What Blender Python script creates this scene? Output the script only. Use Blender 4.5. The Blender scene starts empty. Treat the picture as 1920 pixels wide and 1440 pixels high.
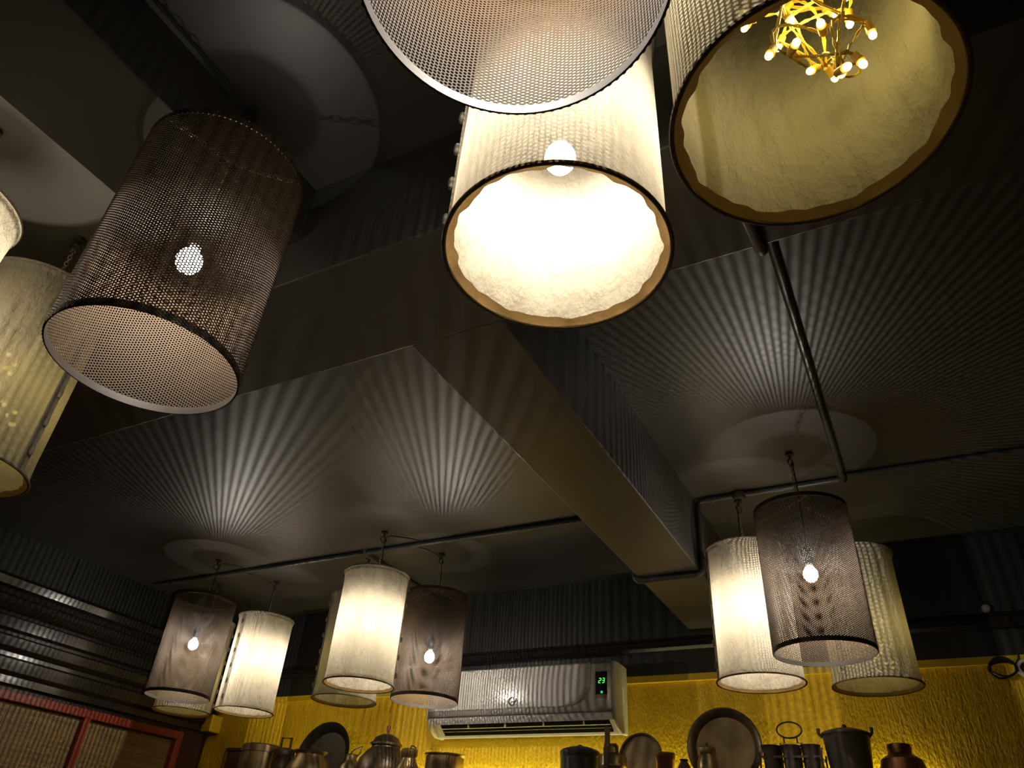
import bpy, math, random
import numpy as np
from mathutils import Vector, Matrix

PI = math.pi
CZ = 1.5                      # camera height above the floor; all heights below are written relative to it
SC = bpy.context.scene
COL = SC.collection

# ------------------------------------------------------------------ camera, world, exposure
def cam_rotation(pitch, roll, yaw):
    cx, cy, cz = math.cos(pitch), math.cos(roll), math.cos(yaw)
    sx, sy, sz = math.sin(pitch), math.sin(roll), math.sin(yaw)
    Rx = np.array([[1, 0, 0], [0, cx, -sx], [0, sx, cx]])
    Ry = np.array([[cy, 0, sy], [0, 1, 0], [-sy, 0, cy]])
    Rz = np.array([[cz, -sz, 0], [sz, cz, 0], [0, 0, 1]])
    return Rz @ Rx @ Ry
CR = cam_rotation(0.60713613, -0.07372748, 0.51876687)
cam_data = bpy.data.cameras.new('camera')
cam_data.sensor_width = 36.0
cam_data.lens = 36.0 * 1364.94 / 1920.0
cam_data.clip_start = 0.02
cam = bpy.data.objects.new('camera', cam_data)
COL.objects.link(cam)
m = Matrix.Identity(4)
for i in range(3):
    m[i][0], m[i][1], m[i][2] = CR[i, 0], CR[i, 2], -CR[i, 1]
m[2][3] = CZ
cam.matrix_world = m
SC.camera = cam

world = bpy.data.worlds.new('world')
SC.world = world
world.use_nodes = True
world.node_tree.nodes['Background'].inputs[0].default_value = (0.9, 0.75, 0.5, 1)
world.node_tree.nodes['Background'].inputs[1].default_value = 0.0
SC.view_settings.view_transform = 'Standard'
SC.view_settings.look = 'None'
SC.view_settings.gamma = 1.0
SC.view_settings.use_curve_mapping = False
SC.view_settings.exposure = 0.40
SC.cycles.use_denoising = True
SC.cycles.use_adaptive_sampling = False
SC.cycles.max_bounces = 8
SC.cycles.diffuse_bounces = 4
SC.cycles.transparent_max_bounces = 16
SC.cycles.sample_clamp_indirect = 5.0

BULB_W = 5.6         # radiant watts of a bulb in a cotton lamp
PERF_W = 8.5         # of the whiter bulb in a perforated lamp
FAIRY_W = 0.65         # of one whole string of fairy lights
LED_W = 5.0           # of the LED strip on the shelf

# ------------------------------------------------------------------ materials
MATS = {}
def nodes_of(name):
    mt = bpy.data.materials.new(name)
    mt.use_nodes = True
    nt = mt.node_tree
    for n in list(nt.nodes):
        nt.nodes.remove(n)
    out = nt.nodes.new('ShaderNodeOutputMaterial')
    MATS[name] = mt
    return mt, nt, out

def noise(nt, scale, detail=3.0, stretch=(1, 1, 1), rough=0.55, coord='Object'):
    tc = nt.nodes.new('ShaderNodeTexCoord')
    mp = nt.nodes.new('ShaderNodeMapping')
    mp.inputs['Scale'].default_value = stretch
    nt.links.new(tc.outputs[coord], mp.inputs['Vector'])
    n = nt.nodes.new('ShaderNodeTexNoise')
    n.inputs['Scale'].default_value = scale
    n.inputs['Detail'].default_value = detail
    n.inputs['Roughness'].default_value = rough
    nt.links.new(mp.outputs['Vector'], n.inputs['Vector'])
    return n.outputs['Fac']

def ramp(nt, fac, stops):
    r = nt.nodes.new('ShaderNodeValToRGB')
    el = r.color_ramp.elements
    while len(el) > len(stops):
        el.remove(el[-1])
    while len(el) < len(stops):
        el.new(0.5)
    for e, (p, c) in zip(el, stops):
        e.position = p
        e.color = (c[0], c[1], c[2], 1)
    nt.links.new(fac, r.inputs['Fac'])
    return r.outputs['Color']

def bump(nt, height, strength, dist, normal=None):
    b = nt.nodes.new('ShaderNodeBump')
    b.inputs['Strength'].default_value = strength
    b.inputs['Distance'].default_value = dist
    nt.links.new(height, b.inputs['Height'])
    if normal is not None:
        nt.links.new(normal, b.inputs['Normal'])
    return b.outputs['Normal']

def pbr(name, c1, c2=None, rough=0.5, metal=0.0, scale=30.0, stretch=(1, 1, 1), bmp=0.0, bdist=0.001, bscale=None,
        bstretch=None, rvar=0.0, spec=0.5):
    mt, nt, out = nodes_of(name)
    p = nt.nodes.new('ShaderNodeBsdfPrincipled')
    p.inputs['Roughness'].default_value = rough
    p.inputs['Metallic'].default_value = metal
    p.inputs['Specular IOR Level'].default_value = spec
    if c2 is None:
        c2 = tuple(0.82 * v for v in c1)
    f = noise(nt, scale, 4.0, stretch)
    nt.links.new(ramp(nt, f, [(0.32, c2), (0.68, c1)]), p.inputs['Base Color'])
    if rvar:
        mr = nt.nodes.new('ShaderNodeMapRange')
        mr.inputs[3].default_value = rough - rvar
        mr.inputs[4].default_value = rough + rvar
        nt.links.new(f, mr.inputs[0])
        nt.links.new(mr.outputs[0], p.inputs['Roughness'])
    if bmp:
        h = noise(nt, bscale or scale, 5.0, bstretch or stretch)
        nt.links.new(bump(nt, h, bmp, bdist), p.inputs['Normal'])
    nt.links.new(p.outputs[0], out.inputs[0])
    return mt

def emit(name, col, strength, glass=False):
    mt, nt, out = nodes_of(name)
    mt.cycles.emission_sampling = 'NONE'
    e = nt.nodes.new('ShaderNodeEmission')
    e.inputs[0].default_value = (*col, 1)
    e.inputs[1].default_value = strength
    if glass:
        t = nt.nodes.new('ShaderNodeBsdfTransparent')
        a = nt.nodes.new('ShaderNodeAddShader')
        nt.links.new(t.outputs[0], a.inputs[0])
        nt.links.new(e.outputs[0], a.inputs[1])
        nt.links.new(a.outputs[0], out.inputs[0])
    else:
        nt.links.new(e.outputs[0], out.inputs[0])
    return mt

def cloth(name, refl, trans, clear, crease=0.6):
    """woven cotton: reflects, lets light diffuse through and has tiny gaps in the weave"""
    mt, nt, out = nodes_of(name)
    f = noise(nt, 9.0, 4.0, (1, 1, 0.25))
    col = ramp(nt, f, [(0.3, tuple(0.88 * v for v in refl)), (0.7, refl)])
    tcol = ramp(nt, noise(nt, 14.0, 5.0, (1, 1, 0.3)), [(0.28, tuple(0.72 * v for v in trans)), (0.72, trans)])
    crumple = noise(nt, 16.0, 6.0, (1.0, 1.0, 0.45), 0.62)
    weave = noise(nt, 700.0, 1.0)
    nrm = bump(nt, crumple, crease, 0.022)
    nrm = bump(nt, weave, 0.25, 0.0006, nrm)
    d = nt.nodes.new('ShaderNodeBsdfDiffuse')
    nt.links.new(col, d.inputs['Color'])
    nt.links.new(nrm, d.inputs['Normal'])
    t = nt.nodes.new('ShaderNodeBsdfTranslucent')
    nt.links.new(tcol, t.inputs['Color'])
    nt.links.new(nrm, t.inputs['Normal'])
    a = nt.nodes.new('ShaderNodeAddShader')
    nt.links.new(d.outputs[0], a.inputs[0])
    nt.links.new(t.outputs[0], a.inputs[1])
    tr = nt.nodes.new('ShaderNodeBsdfTransparent')
    mx = nt.nodes.new('ShaderNodeMixShader')
    mx.inputs[0].default_value = clear
    nt.links.new(a.outputs[0], mx.inputs[1])
    nt.links.new(tr.outputs[0], mx.inputs[2])
    nt.links.new(mx.outputs[0], out.inputs[0])
    return mt

WARM = (1.0, 0.88, 0.70)
COOL = (1.0, 0.91, 0.78)
cloth('cotton', (0.225, 0.205, 0.165), (0.150, 0.136, 0.107), 0.035, 1.0)
cloth('cotton_hem', (0.36, 0.25, 0.12), (0.13, 0.085, 0.035), 0.0, 0.3)
pbr('hem_cord', (0.16, 0.115, 0.06), rough=0.85, scale=90)
pbr('bronze_sheet', (0.055, 0.0355, 0.0205), (0.043, 0.0275, 0.016), rough=0.55, metal=0.0, scale=14, rvar=0.08, spec=0.15)
pbr('steel_band', (0.055, 0.046, 0.038), (0.04, 0.033, 0.027), rough=0.42, metal=0.2, scale=40, stretch=(1, 1, 6))
pbr('chain_steel', (0.42, 0.38, 0.30), (0.22, 0.19, 0.15), rough=0.35, metal=0.85, scale=120)
pbr('black_iron', (0.03, 0.028, 0.026), rough=0.5, metal=0.3, scale=60)
pbr('black_plastic', (0.018, 0.017, 0.016), rough=0.4, scale=60)
pbr('pipe_black', (0.05, 0.047, 0.044), rough=0.38, scale=20)
emit('bulb_glass', (1.0, 0.97, 0.92), 13.0, glass=True)
FIL_R, FIL_H = 0.0011, 0.024
emit('filament', WARM, 40.0, glass=True)
pbr('ceiling_black', (0.042, 0.039, 0.0355), (0.034, 0.0315, 0.0285), rough=0.47, scale=3.0, bmp=0.04, bdist=0.002, bscale=14.0, spec=0.85)
pbr('beam_matte', (0.036, 0.034, 0.031), (0.030, 0.028, 0.026), rough=0.85, scale=3.0, bmp=0.12, bdist=0.002, bscale=14.0, spec=0.15)
pbr('wall_black', (0.014, 0.013, 0.012), rough=0.5, scale=4.0, bmp=0.15, bdist=0.003, bscale=20.0)
pbr('cornice_black', (0.016, 0.013, 0.013), rough=0.22, scale=8.0, bmp=0.08, bdist=0.002, bscale=40.0, bstretch=(1, 0.2, 1))
pbr('maroon', (0.055, 0.012, 0.010), rough=0.55, scale=10.0)
pbr('red_paint', (0.33, 0.05, 0.022), (0.25, 0.035, 0.016), rough=0.5, scale=14.0)
pbr('floor_brown', (0.16, 0.10, 0.06), (0.11, 0.07, 0.042), rough=0.4, scale=3.0, stretch=(1, 6, 1))
pbr('wall_dark', (0.10, 0.06, 0.035), rough=0.7, scale=3.0)
pbr('shelf_wood', (0.12, 0.065, 0.03), (0.07, 0.035, 0.016), rough=0.5, scale=8.0, stretch=(0.3, 4, 4))

# yellow plaster with runny trowel relief
mt, nt, out = nodes_of('yellow_plaster')
p = nt.nodes.new('ShaderNodeBsdfPrincipled')
p.inputs['Roughness'].default_value = 0.42
p.inputs['Specular IOR Level'].default_value = 0.35
nt.links.new(ramp(nt, noise(nt, 5.0, 3.0), [(0.3, (0.68, 0.41, 0.003)), (0.7, (0.78, 0.48, 0.004))]), p.inputs['Base Color'])
h1 = noise(nt, 105.0, 4.0, (1.0, 1.0, 0.13))
h2 = noise(nt, 130.0, 3.0, (1.0, 1.0, 0.6))
mxn = nt.nodes.new('ShaderNodeMath')
mxn.operation = 'ADD'
nt.links.new(h1, mxn.inputs[0])
nt.links.new(h2, mxn.inputs[1])
nt.links.new(bump(nt, mxn.outputs[0], 0.8, 0.008), p.inputs['Normal'])
nt.links.new(p.outputs[0], out.inputs[0])
pbr('yellow_trim', (0.66, 0.44, 0.006), rough=0.45, scale=6.0, bmp=0.2, bdist=0.002, bscale=60.0)

pbr('ac_white', (0.46, 0.44, 0.405), (0.44, 0.42, 0.385), rough=0.28, scale=3.0)
pbr('ac_silver', (0.32, 0.30, 0.28), rough=0.3, metal=0.35, scale=3.0)
pbr('ac_side', (0.52, 0.50, 0.42), rough=0.4, scale=5.0)
pbr('ac_dark', (0.010, 0.010, 0.010), rough=0.95, scale=10.0, spec=0.0)
pbr('ac_glass', (0.012, 0.012, 0.013), rough=0.12, scale=10.0)
pbr('logo_ink', (0.03, 0.03, 0.032), rough=0.4, scale=10.0)
emit('led_green', (0.06, 1.0, 0.06), 1.6)
emit('led_teal', (0.03, 0.55, 0.42), 0.8)
emit('shelf_led', (1.0, 0.98, 0.45), 6.0)

pbr('fairy_socket', (0.72, 0.40, 0.04), rough=0.4, scale=60)
pbr('fairy_wire', (0.55, 0.36, 0.04), rough=0.45, scale=60)
FB_R = 0.0040
emit('fairy_bulb', (1.0, 0.86, 0.22), 5.0)
FAIRY_C = (1.0, 0.81, 0.27)

pbr('aged_brass', (0.34, 0.245, 0.12), (0.15, 0.11, 0.055), rough=0.36, metal=0.7, scale=16, bmp=0.15, bdist=0.001, bscale=60, rvar=0.1)
pbr('dark_bronze', (0.16, 0.12, 0.08), (0.08, 0.06, 0.04), rough=0.40, metal=0.7, scale=20, bmp=0.2, bdist=0.001, bscale=80, rvar=0.1)
pbr('copper', (0.26, 0.115, 0.065), (0.12, 0.055, 0.034), rough=0.38, metal=0.75, scale=14, bmp=0.15, bdist=0.001, bscale=50, rvar=0.1)
pbr('worn_iron', (0.085, 0.073, 0.058), (0.045, 0.039, 0.032), rough=0.5, metal=0.4, scale=26, bmp=0.25, bdist=0.001, bscale=90)
pbr('beaten_tray', (0.42, 0.31, 0.16), (0.18, 0.135, 0.07), rough=0.45, metal=0.5, scale=9, bmp=0.4, bdist=0.002, bscale=30, rvar=0.1)
pbr('bamboo', (0.36, 0.25, 0.11), (0.22, 0.145, 0.06), rough=0.65, scale=40, stretch=(1, 0.08, 2))
pbr('gilt', (0.52, 0.34, 0.10), rough=0.35, metal=0.6, scale=40)
pbr('carved_wood', (0.12, 0.06, 0.03), (0.05, 0.026, 0.014), rough=0.4, scale=60, bmp=0.5, bdist=0.002, bscale=90)
pbr('plastic_white', (0.7, 0.7, 0.66), rough=0.4, scale=10)
pbr('clear_grey', (0.30, 0.29, 0.28), rough=0.2, scale=10)

# ------------------------------------------------------------------ mesh builder
class MB:
    def __init__(self):
        self.v, self.f = [], []
    def add(self, vs, fs):
        o = len(self.v)
        self.v += [tuple(q) for q in vs]
        self.f += [tuple(i + o for i in fc) for fc in fs]
        return self
    def box(self, x0, x1, y0, y1, z0, z1):
        vs = [(x, y, z) for z in (z0, z1) for y in (y0, y1) for x in (x0, x1)]
        return self.add(vs, [(0, 2, 3, 1), (4, 5, 7, 6), (0, 1, 5, 4), (2, 6, 7, 3), (0, 4, 6, 2), (1, 3, 7, 5)])
    def tube(self, pts, r, seg=8, closed=False, cap=True):
        pts = [Vector(q) for q in pts]
        n = len(pts)
        rr = r if isinstance(r, (list, tuple)) else [r] * n
        rings, up = [], None
        for i in range(n):
            if closed:
                d = (pts[(i + 1) % n] - pts[i - 1]).normalized()
            else:
                d = (pts[min(i + 1, n - 1)] - pts[max(i - 1, 0)]).normalized()
            if up is None:
                up = Vector((0, 0, 1)) if abs(d.z) < 0.9 else Vector((1, 0, 0))
            a = d.cross(up)
            if a.length < 1e-6:
                a = d.cross(Vector((0.3, 0.9, 0.1)))
            a.normalize()
            up = a.cross(d).normalized()
            rings.append([pts[i] + (a * math.cos(t) + up * math.sin(t)) * rr[i] for t in [2 * PI * k / seg for k in range(seg)]])
        vs = [q for rg in rings for q in rg]
        fs = []
        for i in range(n if closed else n - 1):
            j = (i + 1) % n
            for k in range(seg):
                l = (k + 1) % seg
                fs.append((i * seg + k, j * seg + k, j * seg + l, i * seg + l))
        if cap and not closed:
            fs.append(tuple(range(seg)))
            fs.append(tuple((n - 1) * seg + k for k in reversed(range(seg))))
        return self.add(vs, fs)
    def lathe(self, prof, seg=32, center=(0, 0, 0)):
        vs, fs = [], []
        for (r, z) in prof:
            for k in range(seg):
                t = 2 * PI * k / seg
                vs.append((center[0] + r * math.cos(t), center[1] + r * math.sin(t), center[2] + z))
        for i in range(len(prof) - 1):
            for k in range(seg):
                l = (k + 1) % seg
                fs.append((i * seg + k, i * seg + l, (i + 1) * seg + l, (i + 1) * seg + k))
        if prof[0][0] > 1e-4:
            fs.append(tuple(reversed(range(seg))))
        if prof[-1][0] > 1e-4:
            fs.append(tuple((len(prof) - 1) * seg + k for k in range(seg)))
        return self.add(vs, fs)
    def ring(self, R, r, z=0.0, seg=64, ts=8):
        return self.tube([(R * math.cos(2 * PI * k / seg), R * math.sin(2 * PI * k / seg), z) for k in range(seg)], r, ts, closed=True)
    def extrude_profile(self, prof, axis, a, b):
        """closed profile of (u, z) swept along x or y"""
        n = len(prof)
        vs = [((s, u, z) if axis == 'x' else (u, s, z)) for s in (a, b) for (u, z) in prof]
        fs = [(i, (i + 1) % n, n + (i + 1) % n, n + i) for i in range(n)]
        fs += [tuple(reversed(range(n))), tuple(range(n, 2 * n))]
        return self.add(vs, fs)
    def mesh(self, name, mat, smooth=True, angle=40):
        me = bpy.data.meshes.new(name)
        me.from_pydata(self.v, [], self.f)
        me.materials.append(MATS[mat])
        me.update()
        if smooth:
            me.polygons.foreach_set('use_smooth', [True] * len(me.polygons))
            me.set_sharp_from_angle(angle=math.radians(angle))
        return me
    def build(self, name, mat, parent=None, loc=(0, 0, 0), smooth=True, angle=40):
        return link(name, self.mesh(name, mat, smooth, angle), parent, loc)

def link(name, me, parent=None, loc=(0, 0, 0)):
    o = bpy.data.objects.new(name, me)
    COL.objects.link(o)
    o.parent = parent
    o.location = loc
    return o

def recalc(o):
    import bmesh
    bm = bmesh.new()
    bm.from_mesh(o.data)
    bmesh.ops.recalc_face_normals(bm, faces=bm.faces)
    bm.to_mesh(o.data)
    bm.free()
    return o

def tag(o, label, cat, group=None):
    o['label'] = label
    o['category'] = cat
    if group:
        o['group'] = group
    return o

def thing(name, label, cat, loc=(0, 0, 0), rz=0.0, group=None):
    o = bpy.data.objects.new(name, None)
    o.empty_display_size = 0.05
    COL.objects.link(o)
    o.location = loc
    o.rotation_euler = (0, 0, rz)
    return tag(o, label, cat, group)

def struct(o, label=None, cat=None):
    o['kind'] = 'structure'
    if label:
        o['label'] = label
    if cat:
        o['category'] = cat
    return o

def Z(z):
    return z + CZ

# ------------------------------------------------------------------ the room
XL, XR, YB, YN, ZC = -3.5, 2.2, 3.075, -2.4, 1.2
BZ = 0.932                                       # underside of the beams
struct(MB().box(XL - 0.15, XR + 0.15, YN - 0.15, YB + 0.15, -0.12, 0.0).build('floor', 'floor_brown', smooth=False), 'dark brown floor', 'floor')
struct(MB().box(XL - 0.15, XR + 0.15, YN - 0.15, YB + 0.15, Z(ZC), Z(ZC) + 0.12).build('ceiling', 'ceiling_black', smooth=False), 'black painted ceiling slab between the beams', 'ceiling')
wb = struct(MB().box(XL - 0.15, XR + 0.15, YB, YB + 0.15, 0, Z(ZC)).build('wall_back', 'yellow_plaster', smooth=False), 'yellow plastered wall behind the shelf of pots', 'wall')
MB().box(XL, XR, YB - 0.010, YB + 0.02, Z(0.766), Z(ZC)).build('upper_panel', 'wall_black', wb, smooth=False)
struct(MB().box(XL - 0.15, XL, YN, YB, 0, Z(ZC)).build('wall_left', 'wall_black', smooth=False), 'black wall above the red window frame', 'wall')
struct(MB().box(XR, XR + 0.15, YN, YB, 0, Z(ZC)).build('wall_right', 'wall_dark', smooth=False), 'dark brown side wall', 'wall')
struct(MB().box(XL - 0.15, XR + 0.15, YN - 0.15, YN, 0, Z(ZC)).build('wall_near', 'wall_dark', smooth=False), 'dark brown wall behind the viewer', 'wall')

def beam(x0, x1, y0, y1, label, zb=BZ, mat='ceiling_black'):
    o = MB().box(x0, x1, y0, y1, Z(zb), Z(ZC) + 0.02)
    o = o.build('ceiling_beam', mat, smooth=False)
    bv = o.modifiers.new('edge', 'BEVEL')
    bv.width = 0.003
    bv.segments = 2
    return struct(o, label, 'beam')
CB0, CB1 = 0.698, 0.960                           # cross beam depth range
beam(-0.800, -0.581, CB1 - 0.001, YB, 'black ceiling beam running to the yellow wall above the air conditioner')
beam(XL, XR, CB0, CB1, 'black ceiling beam crossing the room, meeting the lengthwise beam')
beam(-1.165, -0.914, YN, CB0 + 0.001, 'shallow black ceiling beam between the cable and the lamp by the side wall', 1.05, 'beam_matte')

# mouldings
prof = [(0.0, 0.998), (0.10, 0.998), (0.112, 0.985), (0.105, 0.955), (0.085, 0.945), (0.085, 0.925), (0.10, 0.915), (0.10, 0.895),
        (0.088, 0.875), (0.066, 0.862), (0.066, 0.850), (0.078, 0.842), (0.076, 0.80), (0.058, 0.790), (0.058, 0.778), (0.066, 0.770),
        (0.060, 0.735), (0.040, 0.715), (0.040, 0.700), (0.050, 0.690), (0.046, 0.645), (0.030, 0.628), (0.030, 0.600), (0.0, 0.600)]
struct(recalc(MB().extrude_profile([(XL + u, Z(z)) for u, z in prof], 'y', YN, YB - 0.01).build('trim_1', 'cornice_black', angle=30)), 'glossy black stepped cornice above the red window frame', 'cornice')
MB().box(XL, XL + 0.004, 2.02, 2.028, Z(1.0), Z(ZC)).build('panel_joint', 'black_iron', bpy.data.objects['wall_left'], smooth=False)
prof2 = [(0.0, 0.915), (-0.018, 0.912), (-0.022, 0.902), (-0.014, 0.897), (-0.014, 0.890), (-0.03, 0.885), (-0.034, 0.868), (-0.022, 0.858), (0.0, 0.855)]
struct(recalc(MB().extrude_profile([(YB - 0.012 + u, Z(z)) for u, z in prof2], 'x', XL + 0.1, XR).build('trim_2', 'cornice_black', angle=30)), 'black moulding rail above the air conditioner', 'moulding')
struct(MB().box(XL, XR, YB - 0.014, YB + 0.01, Z(0.741), Z(0.767)).build('trim_3', 'yellow_trim', smooth=False), 'flat yellow band along the top of the yellow wall', 'trim')

# window with red frame in the left wall, bamboo blinds in its two bays
WY0, WY1, WZ0, WZ1 = 1.72, 2.885, -0.55, 0.572
win = thing('window_1', 'red framed window below the black cornice', 'window', (XL, 0, 0))
struct(win)
def wbox(name, y0, y1, z0, z1, d, mat):
    o = MB().box(0, d, y0, y1, Z(z0), Z(z1)).build(name, mat, win, smooth=False)
    b = o.modifiers.new('edge', 'BEVEL'); b.width = 0.003; b.segments = 2
wbox('head_rail', WY0, WY1, WZ1 - 0.036, WZ1, 0.05, 'red_paint')
wbox('sill_rail', WY0, WY1, WZ0, WZ0 + 0.04, 0.05, 'red_paint')
wbox('stile', WY1 - 0.038, WY1, WZ0 + 0.04, WZ1 - 0.036, 0.05, 'red_paint')
wbox('stile', WY0, WY0 + 0.036, WZ0 + 0.04, WZ1 - 0.036, 0.05, 'red_paint')
wbox('mullion', 2.315, 2.347, WZ0 + 0.04, WZ1 - 0.036, 0.046, 'red_paint')
MB().box(0.0, 0.004, WY1 + 0.004, YB - 0.004, Z(WZ0), Z(0.60)).build('side_panel', 'maroon', win, smooth=False)
rnd = random.Random(5)
for (y0, y1, lab) in ((1.758, 2.313, 'woven bamboo blind in the red window, farther from the yellow wall'),
                      (2.349, 2.845, 'woven bamboo blind in the red window bay beside the yellow wall corner')):
    t = thing('bamboo_blind', lab, 'blind', (XL + 0.012, 0, 0), group='bamboo blinds in the red window')
    mb = MB()
    z = 0.532
    while z > -0.45:
        h = rnd.uniform(0.0035, 0.0055)
        dx = rnd.uniform(0, 0.0025)
        mb.box(dx, dx + 0.004, y0, y1, Z(z - h), Z(z))
        z -= h + 0.0008
    s = mb.build('slat_weave', 'bamboo', t, smooth=False)
    s['kind'] = 'stuff'
    for k in range(4):
        y = y0 + (k + 0.5) * (y1 - y0) / 4
        MB().box(0.006, 0.0075, y - 0.0012, y + 0.0012, Z(-0.45), Z(0.533)).build('cord', 'fairy_wire', t, smooth=False)

# ------------------------------------------------------------------ pipes on the ceiling
def bend(points, rad=0.025, n=5):
    """polyline with rounded corners"""
    P = [Vector(q) for q in points]
    outp = [P[0]]
    for i in range(1, len(P) - 1):
        a = (P[i - 1] - P[i]).normalized()
        b = (P[i + 1] - P[i]).normalized()
        p0, p1 = P[i] + a * rad, P[i] + b * rad
        for k in range(n + 1):
            t = k / n
            outp.append(p0 * (1 - t) ** 2 + P[i] * 2 * t * (1 - t) + p1 * t ** 2)
    outp.append(P[-1])
    return outp
PR = 0.0105
PY, PZ = 2.400, ZC - PR - 0.001
t = thing('conduit_pipe', 'long black conduit pipe crossing the ceiling and dipping under the lengthwise beam', 'pipe', (0, 0, 0))
zl = BZ - PR - 0.001
path = [(-3.40, PY, Z(PZ)), (-0.812, PY, Z(PZ)), (-0.812, PY, Z(zl)), (-0.569, PY, Z(zl)), (-0.569, PY, Z(PZ)), (-0.094, PY - 0.004, Z(PZ))]
MB().tube(bend(path), PR, 10).build('pipe', 'pipe_black', t)
for (c0, c1) in (((-0.655, PY, Z(zl)), (-0.664, PY, Z(zl))), ((-0.569, PY, Z(0.98)), (-0.569, PY, Z(0.95))), ((-0.60, PY, Z(zl)), (-0.64, PY, Z(zl))),
                 ((-0.30, PY, Z(PZ)), (-0.27, PY, Z(PZ))), ((-0.535, PY, Z(PZ)), (-0.505, PY, Z(PZ)))):
    MB().tube([c0, c1], PR * 1.18, 10).build('coupling', 'pipe_black', t)
MB().lathe([(0.021, -0.012), (0.0235, -0.008), (0.0235, 0.010), (0.018, 0.014)], 24, (-0.420, PY, Z(PZ) - 0.004)).build('junction_box', 'pipe_black', t)
t = thing('conduit_pipe', 'black conduit pipe running lengthwise over the perforated lamp to the crossing beam', 'pipe', (0, 0, 0))
path = [(-0.078, PY - 0.012, Z(PZ)), (-0.078, CB1 + 0.013, Z(PZ)), (-0.078, CB1 + 0.013, Z(zl)), (-0.10, CB0 - 0.013, Z(zl)), (-0.10, CB0 - 0.013, Z(PZ)), (-0.10, -0.4, Z(PZ))]
MB().tube(bend(path), PR, 10).build('pipe', 'pipe_black', t)
MB().tube([(-0.078, PY - 0.03, Z(PZ)), (-0.078, PY + 0.002, Z(PZ))], PR * 1.2, 10).build('coupling', 'pipe_black', t)
t = thing('conduit_pipe', 'thin black conduit pipe leading off the elbow towards the dark side wall', 'pipe', (0, 0, 0))
MB().tube([(-0.062, PY - 0.02, Z(ZC - 0.009)), (0.36, PY - 0.012, Z(ZC - 0.009)), (XR - 0.02, PY, Z(ZC - 0.009))], 0.008, 8).build('pipe', 'pipe_black', t)
t = thing('conduit_pipe', 'short black branch pipe from the crossing conduit to the back wall', 'pipe', (0, 0, 0))
MB().tube([(-2.06, PY + PR, Z(PZ)), (-2.07, YB - 0.014, Z(PZ))], PR * 0.9, 8).build('pipe', 'pipe_black', t)
MB().lathe([(0.016, -0.011), (0.018, -0.008), (0.018, 0.010), (0.013, 0.0115)], 16, (-2.06, PY, Z(PZ))).build('tee_fitting', 'pipe_black', t)
t = thing('surface_cable', 'thin black cable stapled along the ceiling beside the beam', 'cable', (0, 0, 0))
MB().tube([(-0.897 + 0.002 * math.sin(7 * y), y, Z(ZC - 0.0045)) for y in np.linspace(-1.2, 0.49, 24)], 0.003, 6).build('cable', 'black_plastic', t)

# ------------------------------------------------------------------ lamp pieces
SH, SR, FR = 0.42, 0.134, 0.1295

def perforated_mesh():
    p = 0.005
    N = 194
    M = int(SH / p)
    th = 0.0006
    s = p / math.sqrt(3)
    hr = 0.00178
    ang = np.arange(6) * PI / 3
    c, r = np.meshgrid(np.arange(N), np.arange(M), indexing='ij')
    c = c.ravel(); r = r.ravel()
    da = 2 * PI / N
    cx = c * da
    cz = (r + 0.5 + 0.5 * (c % 2)) * p
    xs = 2 * PI * SR / N / (p * math.sqrt(3) / 2)      # makes the columns close up exactly
    V = np.zeros((len(c), 24, 3))
    for ring, (rad, depth) in enumerate(((s, 0), (hr, 0), (s, th), (hr, th))):
        u = cx[:, None] + rad * np.cos(ang)[None, :] * xs / SR
        zz = cz[:, None] + rad * np.sin(ang)[None, :]
        R = SR - depth
        V[:, ring * 6:(ring + 1) * 6, 0] = R * np.cos(u)
        V[:, ring * 6:(ring + 1) * 6, 1] = R * np.sin(u)
        V[:, ring * 6:(ring + 1) * 6, 2] = zz
    F = []
    for k in range(6):
        l = (k + 1) % 6
        F.append((k, l, 6 + l, 6 + k))
        F.append((12 + l, 12 + k, 18 + k, 18 + l))
        F.append((6 + k, 6 + l, 18 + l, 18 + k))
    F = np.array(F)
    idx = (F[None] + (np.arange(len(c)) * 24)[:, None, None]).reshape(-1)
    me = bpy.data.meshes.new('perforated_shade')
    me.vertices.add(len(c) * 24)
    me.vertices.foreach_set('co', V.reshape(-1))
    nf = len(idx) // 4
    me.loops.add(len(idx))
    me.loops.foreach_set('vertex_index', idx.astype(np.int32))
    me.polygons.add(nf)
    me.polygons.foreach_set('loop_start', (np.arange(nf) * 4).astype(np.int32))
    me.polygons.foreach_set('loop_total', np.full(nf, 4, dtype=np.int32))
    me.materials.append(MATS['bronze_sheet'])
    me.update(calc_edges=True)
    return me

def band_mesh(z0, z1, r0, r1, mat, name, seg=96):
    mb = MB()
    prof = [(r0, z0), (r1, z0), (r1, z1), (r0, z1), (r0, z0)]
    vs, fs = [], []
    for (r, z) in prof[:4]:
        for k in range(seg):
            a = 2 * PI * k / seg
            vs.append((r * math.cos(a), r * math.sin(a), z))
    for i in range(4):
        j = (i + 1) % 4
        for k in range(seg):
            l = (k + 1) % seg
            fs.append((i * seg + k, i * seg + l, j * seg + l, j * seg + k))
    return mb.add(vs, fs).mesh(name, mat)

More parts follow.
